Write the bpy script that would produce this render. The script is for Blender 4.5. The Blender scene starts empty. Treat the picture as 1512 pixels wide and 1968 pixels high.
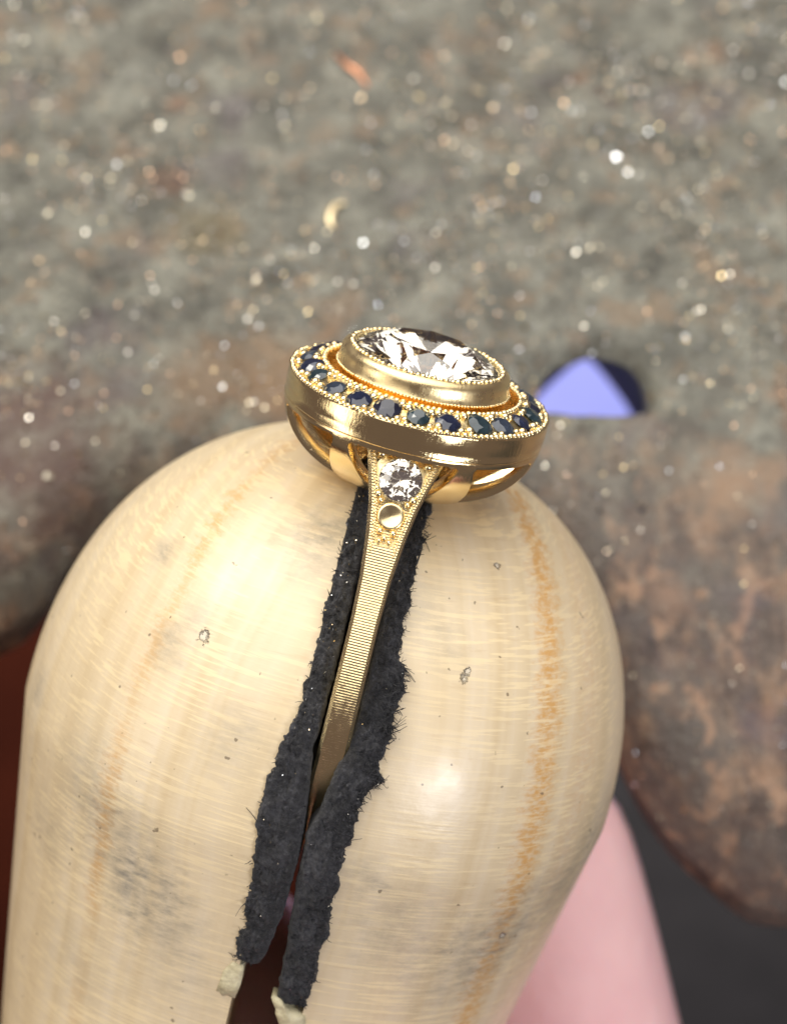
import bpy, bmesh, math, random
import numpy as np
from mathutils import Vector, Matrix, noise as mnoise
from mathutils.geometry import delaunay_2d_cdt

random.seed(7)
rng = np.random.default_rng(7)
MM = 0.001
scene = bpy.context.scene
C = scene.collection

# ------------------------------------------------------------------ camera
# the photograph is 1512 x 1968; about 41 px per mm at the head of the ring
PW, PH = 1512.0, 1968.0
D0 = 132.0                     # mm from the lens to the centre of the ring's head
FPX = 41.0 * D0
PITCH = math.radians(50)
cr = np.array([1.0, 0, 0])
cu = np.array([0, math.sin(PITCH), math.cos(PITCH)])
cb = np.array([0, -math.cos(PITCH), math.sin(PITCH)])
HEAD = np.array([0.0, 0.0, 20.0])          # head of the ring, mm, world
_oc = np.array([(806 - PW/2)/FPX*D0, -(751 - PH/2)/FPX*D0, -D0])
CAM = HEAD - (_oc[0]*cr + _oc[1]*cu + _oc[2]*cb)

cam_d = bpy.data.cameras.new('camera')
cam = bpy.data.objects.new('camera', cam_d)
C.objects.link(cam)
M = Matrix.Identity(4)
for i in range(3):
    M[i][0], M[i][1], M[i][2], M[i][3] = cr[i], cu[i], cb[i], CAM[i]*MM
cam.matrix_world = M
cam_d.sensor_fit = 'VERTICAL'
cam_d.sensor_height = 36.0
cam_d.lens = FPX/PH*36.0
cam_d.clip_start = 0.005
cam_d.clip_end = 20.0
cam_d.dof.use_dof = True
cam_d.dof.focus_distance = 0.1280
cam_d.dof.aperture_fstop = cam_d.lens/2.4
scene.camera = cam

# ------------------------------------------------------------------ world and lamps
world = bpy.data.worlds.new('World')
scene.world = world
world.use_nodes = True
bg = world.node_tree.nodes['Background']
bg.inputs[0].default_value = (1.0, 0.80, 0.78, 1)
bg.inputs[1].default_value = 0.13

def area_lamp(name, loc, target, sx, sy, power, color):
    d = bpy.data.lights.new(name, 'AREA')
    d.shape = 'RECTANGLE'
    d.size, d.size_y = sx, sy
    d.energy = power
    d.color = color
    o = bpy.data.objects.new(name, d)
    C.objects.link(o)
    o.location = loc
    o.rotation_euler = (Vector(target) - Vector(loc)).to_track_quat('-Z', 'Y').to_euler()
    return o

HZ = Vector(HEAD*MM)
# window behind the photographer's right shoulder, low
area_lamp('window_light', (0.42, -0.60, 0.24), HZ, 0.20, 0.22, 2.5, (0.92, 0.94, 1.0))
# wide ceiling light
area_lamp('ceiling_light', (-0.08, 0.20, 0.94), HZ, 1.8, 1.5, 19.0, (1.0, 0.97, 0.91))
# bench lamp, a little behind and to the left
area_lamp('bench_lamp', (-0.22, 0.16, 0.50), HZ, 0.26, 0.16, 1.1, (1.0, 0.95, 0.84))
# weak fill light added on the left for highlights and reflections there
area_lamp('side_fill_light', (-0.70, -0.25, 0.22), HZ, 0.25, 0.45, 1.1, (1.0, 0.93, 0.82))

scene.view_settings.view_transform = 'Standard'
scene.view_settings.look = 'None'
scene.view_settings.exposure = 0.12
scene.view_settings.gamma = 1.0
scene.view_settings.use_curve_mapping = False
scene.render.engine = 'CYCLES'
scene.cycles.use_denoising = True
scene.cycles.max_bounces = 14
scene.cycles.transmission_bounces = 12
scene.cycles.glossy_bounces = 8
scene.cycles.sample_clamp_indirect = 6.0
scene.cycles.blur_glossy = 0.3

# ------------------------------------------------------------------ photograph <-> place
def ray(px, py):
    d = (px - PW/2)/FPX*cr - (py - PH/2)/FPX*cu - cb
    return CAM, d
def on_plane(px, py, z):
    o, d = ray(px, py)
    return o + d*((z - o[2])/d[2])
def at_depth(px, py, dep):
    o, d = ray(px, py)
    return o + d*dep
def project(P):
    q = np.asarray(P) - CAM
    x, y, z = q@cr, q@cu, -(q@cb)
    return PW/2 + FPX*x/z, PH/2 - FPX*y/z

# frame of the ring and the clamp: X along the ring's axis, Z out of the head, Y away from us
TILT, ELEV = math.radians(13.8), math.radians(18.4)
def cam2world(v):
    return v[0]*cr + v[1]*cu + v[2]*cb
ax_c = cam2world((math.cos(TILT), -math.sin(TILT), 0))
ax_n = cam2world((math.sin(TILT)*math.cos(ELEV), math.cos(TILT)*math.cos(ELEV), math.sin(ELEV)))
ax_f = np.cross(ax_c, ax_n)
def local_matrix(origin):
    m = Matrix.Identity(4)
    for i in range(3):
        m[i][0], m[i][1], m[i][2], m[i][3] = ax_c[i], -ax_f[i], ax_n[i], origin[i]*MM
    return m
LOCAL = local_matrix(HEAD)
def loc2world(p):
    return HEAD + p[0]*ax_c - p[1]*ax_f + p[2]*ax_n

# ------------------------------------------------------------------ mesh helpers (mm in, metres out)
class MB:
    def __init__(self):
        self.v, self.f, self.col = [], [], []
    def add(self, verts, faces, col=None):
        k = len(self.v)
        self.v.extend(tuple(p) for p in verts)
        self.f.extend(tuple(i + k for i in q) for q in faces)
        if col is not None:
            self.col.extend([col]*len(faces))
    def grid(self, G, wrap_u=False, wrap_v=False):
        G = np.asarray(G)
        nu, nv = G.shape[:2]
        fs = []
        for i in range(nu - (0 if wrap_u else 1)):
            for j in range(nv - (0 if wrap_v else 1)):
                a, b = i, (i + 1) % nu
                c, d = j, (j + 1) % nv
                fs.append((a*nv + c, b*nv + c, b*nv + d, a*nv + d))
        self.add(G.reshape(-1, 3), fs)
    def lathe(self, prof, seg=160, closed=False):
        ph = np.linspace(0, 2*np.pi, seg, endpoint=False)
        G = np.array([[(r*math.cos(a), r*math.sin(a), z) for (r, z) in prof] for a in ph])
        self.grid(G, wrap_u=True, wrap_v=closed)
    def ball(self, c, r, seg=8, rings=5, sq=(1, 1, 1), rot=None):
        vs = [(0, 0, 1)]
        for i in range(1, rings):
            t = math.pi*i/rings
            for j in range(seg):
                a = 2*math.pi*j/seg
                vs.append((math.sin(t)*math.cos(a), math.sin(t)*math.sin(a), math.cos(t)))
        vs.append((0, 0, -1))
        fs = []
        for j in range(seg):
            fs.append((0, 1 + j, 1 + (j + 1) % seg))
            for i in range(rings - 2):
                a, b = 1 + i*seg, 1 + (i + 1)*seg
                fs.append((a + j, b + j, b + (j + 1) % seg, a + (j + 1) % seg))
            a = 1 + (rings - 2)*seg
            fs.append((a + j, len(vs) - 1, a + (j + 1) % seg))
        out = []
        for p in vs:
            p = Vector((p[0]*r*sq[0], p[1]*r*sq[1], p[2]*r*sq[2]))
            if rot is not None:
                p = rot @ p
            out.append((p.x + c[0], p.y + c[1], p.z + c[2]))
        self.add(out, fs)
    def tube(self, pts, r0, r1=None, seg=5, cap=True):
        pts = [Vector(p) for p in pts]
        r1 = r0 if r1 is None else r1
        n = len(pts)
        rows = []
        for i, p in enumerate(pts):
            t = (pts[min(i + 1, n - 1)] - pts[max(i - 1, 0)]).normalized()
            a = t.orthogonal().normalized()
            b = t.cross(a)
            r = r0 + (r1 - r0)*i/(n - 1)
            rows.append([tuple(p + a*(r*math.cos(2*math.pi*k/seg)) + b*(r*math.sin(2*math.pi*k/seg))) for k in range(seg)])
        k0 = len(self.v)
        self.grid(np.array(rows), wrap_v=True)
        if cap:
            self.f.append(tuple(k0 + k for k in range(seg))[::-1])
            self.f.append(tuple(k0 + (n - 1)*seg + k for k in range(seg)))
    def mesh(self, name, mat, smooth=True):
        me = bpy.data.meshes.new(name)
        me.from_pydata([(a*MM, b*MM, c*MM) for a, b, c in self.v], [], self.f)
        if smooth:
            me.polygons.foreach_set('use_smooth', [True]*len(me.polygons))
        if self.col:
            at = me.attributes.new('Col', 'FLOAT_COLOR', 'FACE')
            at.data.foreach_set('color', np.array(self.col, dtype=np.float32).ravel())
        if mat:
            me.materials.append(mat)
        me.update()
        return me
    def build(self, name, mat, parent=None, smooth=True, recalc=False):
        me = self.mesh(name, mat, smooth)
        if recalc:
            bm = bmesh.new(); bm.from_mesh(me)
            bmesh.ops.remove_doubles(bm, verts=bm.verts, dist=1e-7)
            bmesh.ops.recalc_face_normals(bm, faces=bm.faces)
            bm.to_mesh(me); bm.free()
        return link(name, me, parent)

def link(name, data, parent=None):
    o = bpy.data.objects.new(name, data)
    C.objects.link(o)
    if parent is not None:
        o.parent = parent
    return o
def tag(o, label=None, cat=None, group=None, kind=None):
    if label: o['label'] = label
    if cat: o['category'] = cat
    if group: o['group'] = group
    if kind: o['kind'] = kind
    return o

def fbm(p, s, octv=4):
    return mnoise.fractal(Vector(p)*s, 0.9, 2.1, octv)

# ------------------------------------------------------------------ materials
class NT:
    def __init__(self, name):
        self.m = bpy.data.materials.new(name)
        self.m.use_nodes = True
        self.t = self.m.node_tree
        self.n = self.t.nodes
        self.b = self.n['Principled BSDF']
        self.out = self.n['Material Output']
    def new(self, kind, **kw):
        x = self.n.new('ShaderNode' + kind)
        for k, v in kw.items():
            if k in x.inputs:
                x.inputs[k].default_value = v
            else:
                setattr(x, k, v)
        return x
    def l(self, a, b):
        self.t.links.new(a, b)
    def coords(self, scale=(1, 1, 1), loc=(0, 0, 0), rot=(0, 0, 0)):
        """object coordinates in millimetres"""
        tc = self.new('TexCoord')
        mp = self.new('Mapping')
        mp.inputs['Scale'].default_value = tuple(1000*s for s in scale)
        mp.inputs['Location'].default_value = loc
        mp.inputs['Rotation'].default_value = rot
        self.l(tc.outputs['Object'], mp.inputs['Vector'])
        return mp.outputs['Vector']
    def noise(self, vec, scale=1.0, detail=4, rough=0.5, dist=0.0):
        x = self.new('TexNoise', Scale=scale, Detail=detail, Roughness=rough, Distortion=dist)
        self.l(vec, x.inputs['Vector'])
        return x.outputs['Fac']
    def ramp(self, fac, stops, interp='LINEAR'):
        x = self.new('ValToRGB')
        x.color_ramp.interpolation = interp
        e = x.color_ramp.elements
        while len(e) < len(stops):
            e.new(0.5)
        for k, (p, c) in enumerate(stops):
            e[k].position = p
            e[k].color = c if isinstance(c, tuple) else (c, c, c, 1)
        self.l(fac, x.inputs[0])
        return x.outputs[0]
    def mix(self, fac, a, b, blend='MIX'):
        x = self.new('Mix', data_type='RGBA', blend_type=blend)
        for s, v in ((x.inputs[0], fac), (x.inputs[6], a), (x.inputs[7], b)):
            if isinstance(v, (int, float)): s.default_value = v
            elif isinstance(v, tuple): s.default_value = v
            else: self.l(v, s)
        return x.outputs[2]
    def math(self, op, a, b=0.0, clamp=False):
        x = self.new('Math', operation=op, use_clamp=clamp)
        for s, v in ((x.inputs[0], a), (x.inputs[1], b)):
            if isinstance(v, (int, float)): s.default_value = v
            else: self.l(v, s)
        return x.outputs[0]
    def bump(self, h, dist_mm, strength=1.0, prev=None):
        x = self.new('Bump', Strength=strength, Distance=dist_mm*MM)
        self.l(h, x.inputs['Height'])
        if prev is not None:
            self.l(prev, x.inputs['Normal'])
        return x.outputs['Normal']
    def finish(self, color=None, rough=None, normal=None, **kw):
        b = self.b
        for k, v in (('Base Color', color), ('Roughness', rough), ('Normal', normal)):
            if v is None: continue
            if isinstance(v, (int, float, tuple)): b.inputs[k].default_value = v
            else: self.l(v, b.inputs[k])
        for k, v in kw.items():
            b.inputs[k].default_value = v
        return self.m

def rgb(r, g, b):
    return (r, g, b, 1.0)

def gold(name, col, rough, scratch=0.0, grain=0.0):
    m = NT(name)
    v = m.coords()
    n1 = m.noise(v, 1.3, 4)
    r = m.ramp(n1, [(0.3, rough*0.7), (0.75, rough*1.5)])
    nm = None
    if scratch:
        v2 = m.coords((9, 9, 1.2), rot=(0.3, 0.5, 0.4))
        nm = m.bump(m.noise(v2, 1.0, 5, 0.7), scratch)
    if grain:
        nm = m.bump(m.noise(v, 5.5, 4, 0.6), grain, prev=nm)
    return m.finish(color=col, rough=r, normal=nm, Metallic=1.0)

G_POL = gold('gold polished', rgb(0.93, 0.74, 0.41), 0.10, scratch=0.010)
G_BRIGHT = gold('gold bright cut', rgb(0.96, 0.78, 0.44), 0.26, grain=0.035)
G_BEAD = gold('gold bead', rgb(0.97, 0.80, 0.46), 0.20)
G_SATIN = gold('gold satin', rgb(0.95, 0.76, 0.42), 0.30, scratch=0.012)
G_MOAT = gold('gold channel', rgb(0.95, 0.70, 0.29), 0.24, grain=0.01)  # deeper orange: the recess's reflected glow is put into the colour

def shank_material():
    m = NT('gold engraved shank')
    uv = m.new('UVMap')
    sep = m.new('SeparateXYZ')
    m.l(uv.outputs[0], sep.inputs[0])
    u = sep.outputs[0]           # mm along the shank from the shoulder
    v = sep.outputs[1]           # 0..1 on the outer face, negative elsewhere
    s = m.math('SINE', m.math('MULTIPLY', u, 2*math.pi/0.125))
    fd = m.new('MapRange'); fd.inputs[1].default_value = 15.0; fd.inputs[2].default_value = 10.5
    m.l(m.math('ADD', u, m.math('MULTIPLY', m.math('SUBTRACT', m.noise(m.coords((3, 3, 1)), 1.5, 3), 0.5), 5.0)), fd.inputs[0])
    on = m.math('MULTIPLY', fd.outputs[0], m.math('GREATER_THAN', v, 0.0))
    line = m.math('MULTIPLY', s, on)
    n1 = m.noise(m.coords(), 2.0, 4)
    nm = m.bump(line, 0.011)
    v2 = m.coords((2.5, 12, 12), rot=(0.2, 0.1, 0.7))
    nm = m.bump(m.noise(v2, 1.2, 5, 0.7), 0.016, prev=nm)
    r = m.ramp(n1, [(0.3, 0.08), (0.75, 0.17)])
    r2 = m.mix(on, r, rgb(0.24, 0.24, 0.24))
    return m.finish(color=rgb(0.93, 0.76, 0.43), rough=r2, normal=nm, Metallic=1.0)
G_SHANK = shank_material()

def diamond_material():
    m = NT('diamond')
    m.n.remove(m.b)
    g = m.new('BsdfGlass', IOR=2.417, Roughness=0.0)
    g.inputs['Color'].default_value = (1.0, 0.99, 0.965, 1)
    m.l(g.outputs[0], m.out.inputs['Surface'])
    return m.m
DIAMOND = diamond_material()

def sapphire_material(name, col):
    m = NT(name)
    v = m.coords()
    c = m.mix(m.ramp(m.noise(v, 2.2, 3), [(0.35, 0.0), (0.7, 1.0)]), col, tuple(min(1, x*1.7 + 0.010) for x in col[:3]) + (1.0,))
    return m.finish(color=c, rough=0.06, **{'IOR': 1.77, 'Specular IOR Level': 0.5, 'Coat Weight': 0.0, 'Coat Roughness': 0.03})
SAPPH = [sapphire_material('sapphire navy', rgb(0.006, 0.010, 0.030)),
         sapphire_material('sapphire teal', rgb(0.010, 0.024, 0.032)),
         sapphire_material('sapphire grey blue', rgb(0.018, 0.027, 0.045)),
         sapphire_material('sapphire ink', rgb(0.007, 0.008, 0.020))]

# ------------------------------------------------------------------ the bench pin (setting)
Y1 = on_plane(900, 760, 0.0)[1]           # where its flat top turns into the filed slope
SLOPE = math.tan(math.radians(31))
def pin_top(x, y):
    s = Y1 - y - 0.03*x
    k = 4.0
    sp = k*np.logaddexp(0, s/k)
    return -SLOPE*sp
def on_pin(px, py):
    o, d = ray(px, py)
    t = 90.0
    for _ in range(400):
        p = o + d*t
        if p[2] <= pin_top(p[0], p[1]):
            break
        t += 0.4
    return o + d*t
PIN_PX = [(-1900, 1330), (-1100, 1310), (-420, 1280), (-150, 1205), (0, 1140), (70, 1075), (130, 1005), (200, 950), (300, 910), (420, 890), (600, 880),
          (800, 890), (950, 940), (1050, 1030), (1120, 1150), (1165, 1290), (1205, 1400), (1255, 1485), (1325, 1570),
          (1415, 1645), (1512, 1676), (1700, 1700), (1990, 1705), (2700, 1690), (3400, 1680)]
front = [on_pin(*p)[:2] for p in PIN_PX]
far_y = on_plane(756, -260, 0.0)[1]
loop0 = [np.array(p) for p in front] + [np.array((front[-1][0] + 1, far_y)), np.array((front[0][0] - 1, far_y))]
def catmull(pts, step):
    out = []
    n = len(pts)
    for i in range(n - 1):
        p0, p1, p2, p3 = pts[max(i - 1, 0)], pts[i], pts[i + 1], pts[min(i + 2, n - 1)]
        k = max(2, int(np.linalg.norm(p2 - p1)/step))
        for j in range(k):
            t = j/k
            out.append(0.5*((2*p1) + (p2 - p0)*t + (2*p0 - 5*p1 + 4*p2 - p3)*t*t + (3*p1 - p0 - 3*p2 + p3)*t**3))
    out.append(pts[-1])
    return out
def resample_line(a, b, step):
    k = max(2, int(np.linalg.norm(b - a)/step))
    return [a + (b - a)*j/k for j in range(1, k + 1)]
outer = catmull(loop0[:len(front)], 0.7)
outer += resample_line(outer[-1], loop0[-2], 2.0)
outer += resample_line(outer[-1], loop0[-1], 2.0)
outer += resample_line(outer[-1], outer[0], 2.0)[:-1]
outer = np.array(outer)
HOLE_PX = [(1033, 776), (1034, 730), (1055, 695), (1090, 676), (1128, 664), (1180, 672), (1222, 696), (1243, 740), (1238, 778), (1140, 780)]
hole_t = np.array([on_pin(*p)[:2] for p in HOLE_PX])
hl = catmull([*hole_t, hole_t[0]], 0.4)[:-1]
hole = np.array(hl)
def inside(P, poly):
    x, y = P[:, 0], P[:, 1]
    r = np.zeros(len(P), bool)
    a = poly; b = np.roll(poly, -1, 0)
    for (x1, y1), (x2, y2) in zip(a, b):
        c = ((y1 > y) != (y2 > y)) & (x < (x2 - x1)*(y - y1)/((y2 - y1) if y2 != y1 else 1e-9) + x1)
        r ^= c
    return r
def seg_dist(P, poly):
    a = poly; b = np.roll(poly, -1, 0)
    best = np.full(len(P), 1e9)
    for p, q in zip(a, b):
        d = q - p
        t = np.clip(((P - p)@d)/max(d@d, 1e-12), 0, 1)
        best = np.minimum(best, np.hypot(*(P - p - t[:, None]*d).T))
    return best
xs = np.arange(outer[:, 0].min(), outer[:, 0].max(), 0.85)
ys = np.arange(outer[:, 1].min(), outer[:, 1].max(), 0.85)
GX, GY = np.meshgrid(xs, ys)
GP = np.c_[GX.ravel(), GY.ravel()] + rng.uniform(-.2, .2, (GX.size, 2))
GP = GP[inside(GP, outer) & ~inside(GP, hole)]
dO, dH = seg_dist(GP, outer), seg_dist(GP, hole)
GP = GP[(dO > 0.35) & (dH > 0.25)]
allP = np.vstack([outer, hole, GP])
no, nh = len(outer), len(hole)
edges = [(i, (i + 1) % no) for i in range(no)] + [(no + i, no + (i + 1) % nh) for i in range(nh)]
res = delaunay_2d_cdt([Vector((float(a), float(b))) for a, b in allP], edges, [], 0, 1e-5)
V2 = np.array([(v.x, v.y) for v in res[0]])
TR = np.array([t for t in res[2] if len(t) == 3])
cen = V2[TR].mean(1)
keep = inside(cen, outer) & ~inside(cen, hole)
TR = TR[keep]
dO, dH = seg_dist(V2, outer), seg_dist(V2, hole)
front_only = V2[:, 1] < far_y - 3
def rounding(d, R):
    d = np.minimum(d, R)
    return R - np.sqrt(np.maximum(R*R - (R - d)**2, 0))
PIN_BOT = None
ztop = pin_top(V2[:, 0], V2[:, 1]) - rounding(dO, 3.6) - rounding(dH, 1.3)*0.9
for i, (x, y) in enumerate(V2):
    a = 0.55*fbm((x, y, 3.1), 0.09, 3) + 0.22*fbm((x, y, 8.0), 0.32, 4)
    ztop[i] += a
def pin_z(P):
    """height of the finished top at plan points (nearest mesh vertex)"""
    return pin_top(P[:, 0], P[:, 1])
mb = MB()
mb.add(np.c_[V2, ztop], [tuple(t) for t in TR])
PIN_BOT = float(ztop.min()) - 3.0
idx_of = {}
def nearest(p):
    return int(np.argmin(((V2 - p)**2).sum(1)))
ob = [nearest(p) for p in outer]
hb = [nearest(p) for p in hole]
def wall(ids, shift, levels, flip):
    k0 = len(mb.v)
    rows = []
    for L in levels:
        rows.append([(V2[i][0] + shift[j][0]*L, V2[i][1] + shift[j][1]*L, ztop[i]*(1 - L) + PIN_BOT*L) for j, i in enumerate(ids)])
    G = np.array(rows).transpose(1, 0, 2)
    mb.grid(G if flip else G[:, ::-1], wrap_u=True)
cO = outer.mean(0)
nO = np.zeros_like(outer)
tang = np.roll(outer, -1, 0) - np.roll(outer, 1, 0)
nO = np.c_[-tang[:, 1], tang[:, 0]]/np.maximum(np.hypot(*tang.T)[:, None], 1e-9)   # inwards for a counter-clockwise loop
zb = np.array([ztop[i] for i in ob])
eb = np.array([V2[i] for i in ob])
rows = []
for (din, dz) in ((0, 0), (0.05, 1.0), (0.35, 2.2), (1.0, 3.4), (2.2, 4.3), (4.5, 5.0), (9.0, 5.6)):
    q = eb + nO*din
    rows.append(np.c_[q, zb - dz])
mb.grid(np.array(rows).transpose(1, 0, 2)[:, ::-1], wrap_u=True)
# the hole narrows to a three-cornered opening below
hb_px = [(1005, 815), (1022, 775), (1058, 738), (1094, 706), (1120, 682), (1143, 702), (1168, 732), (1198, 772), (1222, 815), (1120, 822)]
tri = np.array([on_plane(*p, PIN_BOT)[:2] for p in hb_px])
triL = np.vstack([resample_line(tri[k], tri[(k + 1) % len(tri)], 0.3) for k in range(len(tri))])
triL = np.roll(triL, 1, 0)
def resample_closed(L, n):
    Lc = np.vstack([L, L[:1]])
    s = np.r_[0, np.cumsum(np.hypot(*np.diff(Lc, axis=0).T))]
    t = np.linspace(0, s[-1], n, endpoint=False)
    return np.c_[np.interp(t, s, Lc[:, 0]), np.interp(t, s, Lc[:, 1])]
# match loops by index along their pixel outline (both start at the lower left corner)
ctrl_t = resample_closed(hole, nh); ctrl_b = resample_closed(triL, nh)
sh = ctrl_b - np.array([V2[i] for i in hb])
wall(hb, sh, [0, .2, .5, 1], True)

def pin_material():
    m = NT('worn bench pin wood')
    v = m.coords()
    grain = m.coords((1.0, 0.30, 0.6))
    big = m.noise(v, 0.055, 4, 0.6)
    mid = m.noise(v, 0.30, 5, 0.65, 0.3)
    fine = m.noise(v, 1.5, 5, 0.7)
    spk = m.noise(v, 3.2, 3, 0.6)
    dust = m.ramp(mid, [(0.34, rgb(0.072, 0.070, 0.058)), (0.50, rgb(0.150, 0.148, 0.122)), (0.64, rgb(0.245, 0.242, 0.200))])
    dust = m.mix(m.ramp(fine, [(0.30, 0.7), (0.50, 0.0)]), dust, rgb(0.060, 0.055, 0.048))
    tan = m.ramp(m.noise(m.coords(loc=(3, 50, 1)), 0.42, 3, 0.6), [(0.56, 0.0), (0.66, 0.75)])
    dust = m.mix(tan, dust, rgb(0.21, 0.155, 0.105))
    bare = m.ramp(m.noise(grain, 0.7, 6, 0.7, 0.4), [(0.30, rgb(0.035, 0.024, 0.020)), (0.48, rgb(0.125, 0.086, 0.068)), (0.58, rgb(0.23, 0.150, 0.100)), (0.72, rgb(0.40, 0.26, 0.17))])
    bare = m.mix(m.ramp(m.noise(v, 0.22, 4, 0.6), [(0.42, 0.0), (0.60, 0.75)]), bare, rgb(0.125, 0.108, 0.094))
    flk = m.ramp(m.noise(m.coords((1.0, 0.6, 1.0), loc=(8, 1, 1)), 0.55, 4, 0.6), [(0.56, 0.0), (0.64, 0.85)])
    bare = m.mix(flk, bare, rgb(0.36, 0.225, 0.145))
    tc = m.new('TexCoord'); sp = m.new('SeparateXYZ')
    m.l(tc.outputs['Object'], sp.inputs[0])
    y = m.math('MULTIPLY', sp.outputs[1], 1000.0)
    e = m.math('ADD', y, m.math('MULTIPLY', m.math('SUBTRACT', big, 0.5), 26.0))
    e = m.math('ADD', e, m.math('MULTIPLY', m.math('SUBTRACT', mid, 0.5), 14.0))
    f = m.new('MapRange'); m.l(e, f.inputs[0])
    f.inputs[1].default_value = Y1 + 1; f.inputs[2].default_value = Y1 - 9
    col = m.mix(f.outputs[0], dust, bare)
    rust = m.ramp(m.noise(v, 0.17, 4, 0.65, 0.6), [(0.60, 0.0), (0.70, 0.8)])
    col = m.mix(m.math('MULTIPLY', rust, 0.7), col, rgb(0.26, 0.135, 0.068))
    vio = m.ramp(m.noise(m.coords(loc=(31, 7, 3)), 0.11, 3, 0.6), [(0.58, 0.0), (0.72, 0.5)])
    col = m.mix(vio, col, rgb(0.115, 0.085, 0.105))
    col = m.mix(m.ramp(spk, [(0.62, 0.0), (0.70, 0.8)]), col, rgb(0.36, 0.33, 0.26))
    for (px, py, rad, cc, st) in ((1150, 180, 1.0, rgb(0.050, 0.018, 0.015), .9), (1172, 206, 0.9, rgb(0.050, 0.018, 0.015), .9), (1110, 165, 1.0, rgb(0.20, 0.11, 0.075), .6), (330, 360, 1.6, rgb(0.11, 0.050, 0.030), .7),
                                (340, 195, 0.9, rgb(0.24, 0.13, 0.08), .6), (400, 450, 3.0, rgb(0.20, 0.16, 0.085), .5), (560, 720, 4.0, rgb(0.26, 0.16, 0.085), .7), (380, 730, 3.4, rgb(0.24, 0.15, 0.085), .6),
                                (1400, 930, 3.0, rgb(0.33, 0.21, 0.13), .7), (1290, 1150, 1.8, rgb(0.33, 0.20, 0.13), .6), (40, 860, 7.0, rgb(0.13, 0.070, 0.060), .6), (1450, 130, 3.4, rgb(0.075, 0.075, 0.068), .6)):
        p = m.new('VectorMath', operation='DISTANCE')
        m.l(v, p.inputs[0]); p.inputs[1].default_value = tuple(on_pin(px, py))
        d = m.math('ADD', m.math('DIVIDE', p.outputs['Value'], rad), m.math('MULTIPLY', m.math('SUBTRACT', mid, 0.5), 1.6))
        col = m.mix(m.math('MULTIPLY', m.ramp(d, [(0.3, 1.0), (1.0, 0.0)]), st), col, cc)
    nm = m.bump(fine, 0.35, 0.8)
    nm = m.bump(m.noise(grain, 1.3, 5, 0.65), 0.25, 0.8, nm)
    r = m.mix(f.outputs[0], m.ramp(fine, [(0.3, 0.62), (0.7, 0.36)]), m.ramp(fine, [(0.3, 0.50), (0.7, 0.24)]))
    return m.finish(color=col, rough=r, normal=nm, **{'Specular IOR Level': 0.45})
pin = mb.build('bench_pin', pin_material(), recalc=False)
tag(pin, kind='structure')

# ------------------------------------------------------------------ below the pin
FLOOR = -95.0
def slab(mb_, x0, x1, y0, y1, z0, z1, nx=1, ny=1, amp=0.0, sc=0.02):
    G = np.array([[(x0 + (x1 - x0)*i/nx, y0 + (y1 - y0)*j/ny,
                    z1 + (amp*fbm((x0 + (x1 - x0)*i/nx, y0 + (y1 - y0)*j/ny, 1.7), sc, 3) if amp else 0)) for j in range(ny + 1)] for i in range(nx + 1)])
    mb_.grid(G)
    if z0 < z1:
        B = G.copy(); B[:, :, 2] = z0
        for a, b in ((G[0], B[0]), (B[-1], G[-1]), (B[:, 0], G[:, 0]), (G[:, -1], B[:, -1])):
            mb_.grid(np.array([a, b]))
        mb_.grid(B[:, ::-1])
m = NT('charcoal tray')
fm = m.finish(color=m.ramp(m.noise(m.coords(), 0.2, 4), [(0.3, rgb(0.018, 0.016, 0.019)), (0.7, rgb(0.030, 0.027, 0.031))]), rough=0.8)
mb = MB(); slab(mb, -260, 260, -160, 340, FLOOR - 4, FLOOR)
tag(mb.build('bench_floor', fm, smooth=False), kind='structure')
m = NT('red brown leather')
v = m.coords()
lm = m.finish(color=m.ramp(m.noise(v, 0.08, 4), [(0.3, rgb(0.034, 0.0055, 0.002)), (0.7, rgb(0.062, 0.011, 0.004))]), rough=0.8,
              normal=m.bump(m.noise(v, 0.9, 4), 0.4), **{'Specular IOR Level': 0.08})
mb = MB(); slab(mb, -190, -9, -120, 125, FLOOR + 1.5, FLOOR + 4, 44, 40, 2.2, 0.03)
tag(mb.build('leather_apron', lm, recalc=True), 'dark red brown leather bench apron hanging below the bench pin', 'apron')
m = NT('lilac paper')
pm = m.finish(color=m.ramp(m.noise(m.coords(), 0.05, 3), [(0.3, rgb(0.24, 0.27, 0.72)), (0.7, rgb(0.29, 0.32, 0.80))]), rough=0.8)
hc = on_plane(1120, 735, FLOOR)
mb = MB(); slab(mb, hc[0] - 45, hc[0] + 45, hc[1] - 28, hc[1] + 70, FLOOR + 0.6, FLOOR + 1.2, 20, 20, 0.5, 0.03)
tag(mb.build('paper_sheet', pm, recalc=True), 'lilac blue sheet of paper showing through the hole in the bench pin', 'paper')

# ------------------------------------------------------------------ ring clamp: two wooden jaws
A_, B_, C0, F0 = 14.9, 14.6, -0.27, -4.2
NA, NC, PP, QQ = -4.15, -20.1, 2.2, 2.2
TAP, SKEW = 0.215, 0.028
def profile(n_dome=70):
    th = np.linspace(math.pi/2, 0, n_dome)
    pr = [(math.cos(t)**(2/PP) if t < math.pi/2 - 1e-6 else 0.0, NC + (NA - NC)*math.sin(t)**(2/PP)) for t in th]
    pr += [(1 - TAP*s, NC - s*22) for s in np.linspace(0.03, 1, 32)]
    pr += [(1 - TAP - 0.05*s, NC - 22 - 40*s) for s in np.linspace(0.05, 1, 10)]
    return pr
PROF = profile()
def clamp_point(r, n, ph):
    k = 2/QQ
    ux = math.copysign(abs(math.cos(ph))**k, math.cos(ph))
    uf = math.copysign(abs(math.sin(ph))**k, math.sin(ph))
    return (C0 + A_*r*ux + SKEW*(n - NA), -(F0 + B_*r*uf), n)
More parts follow.
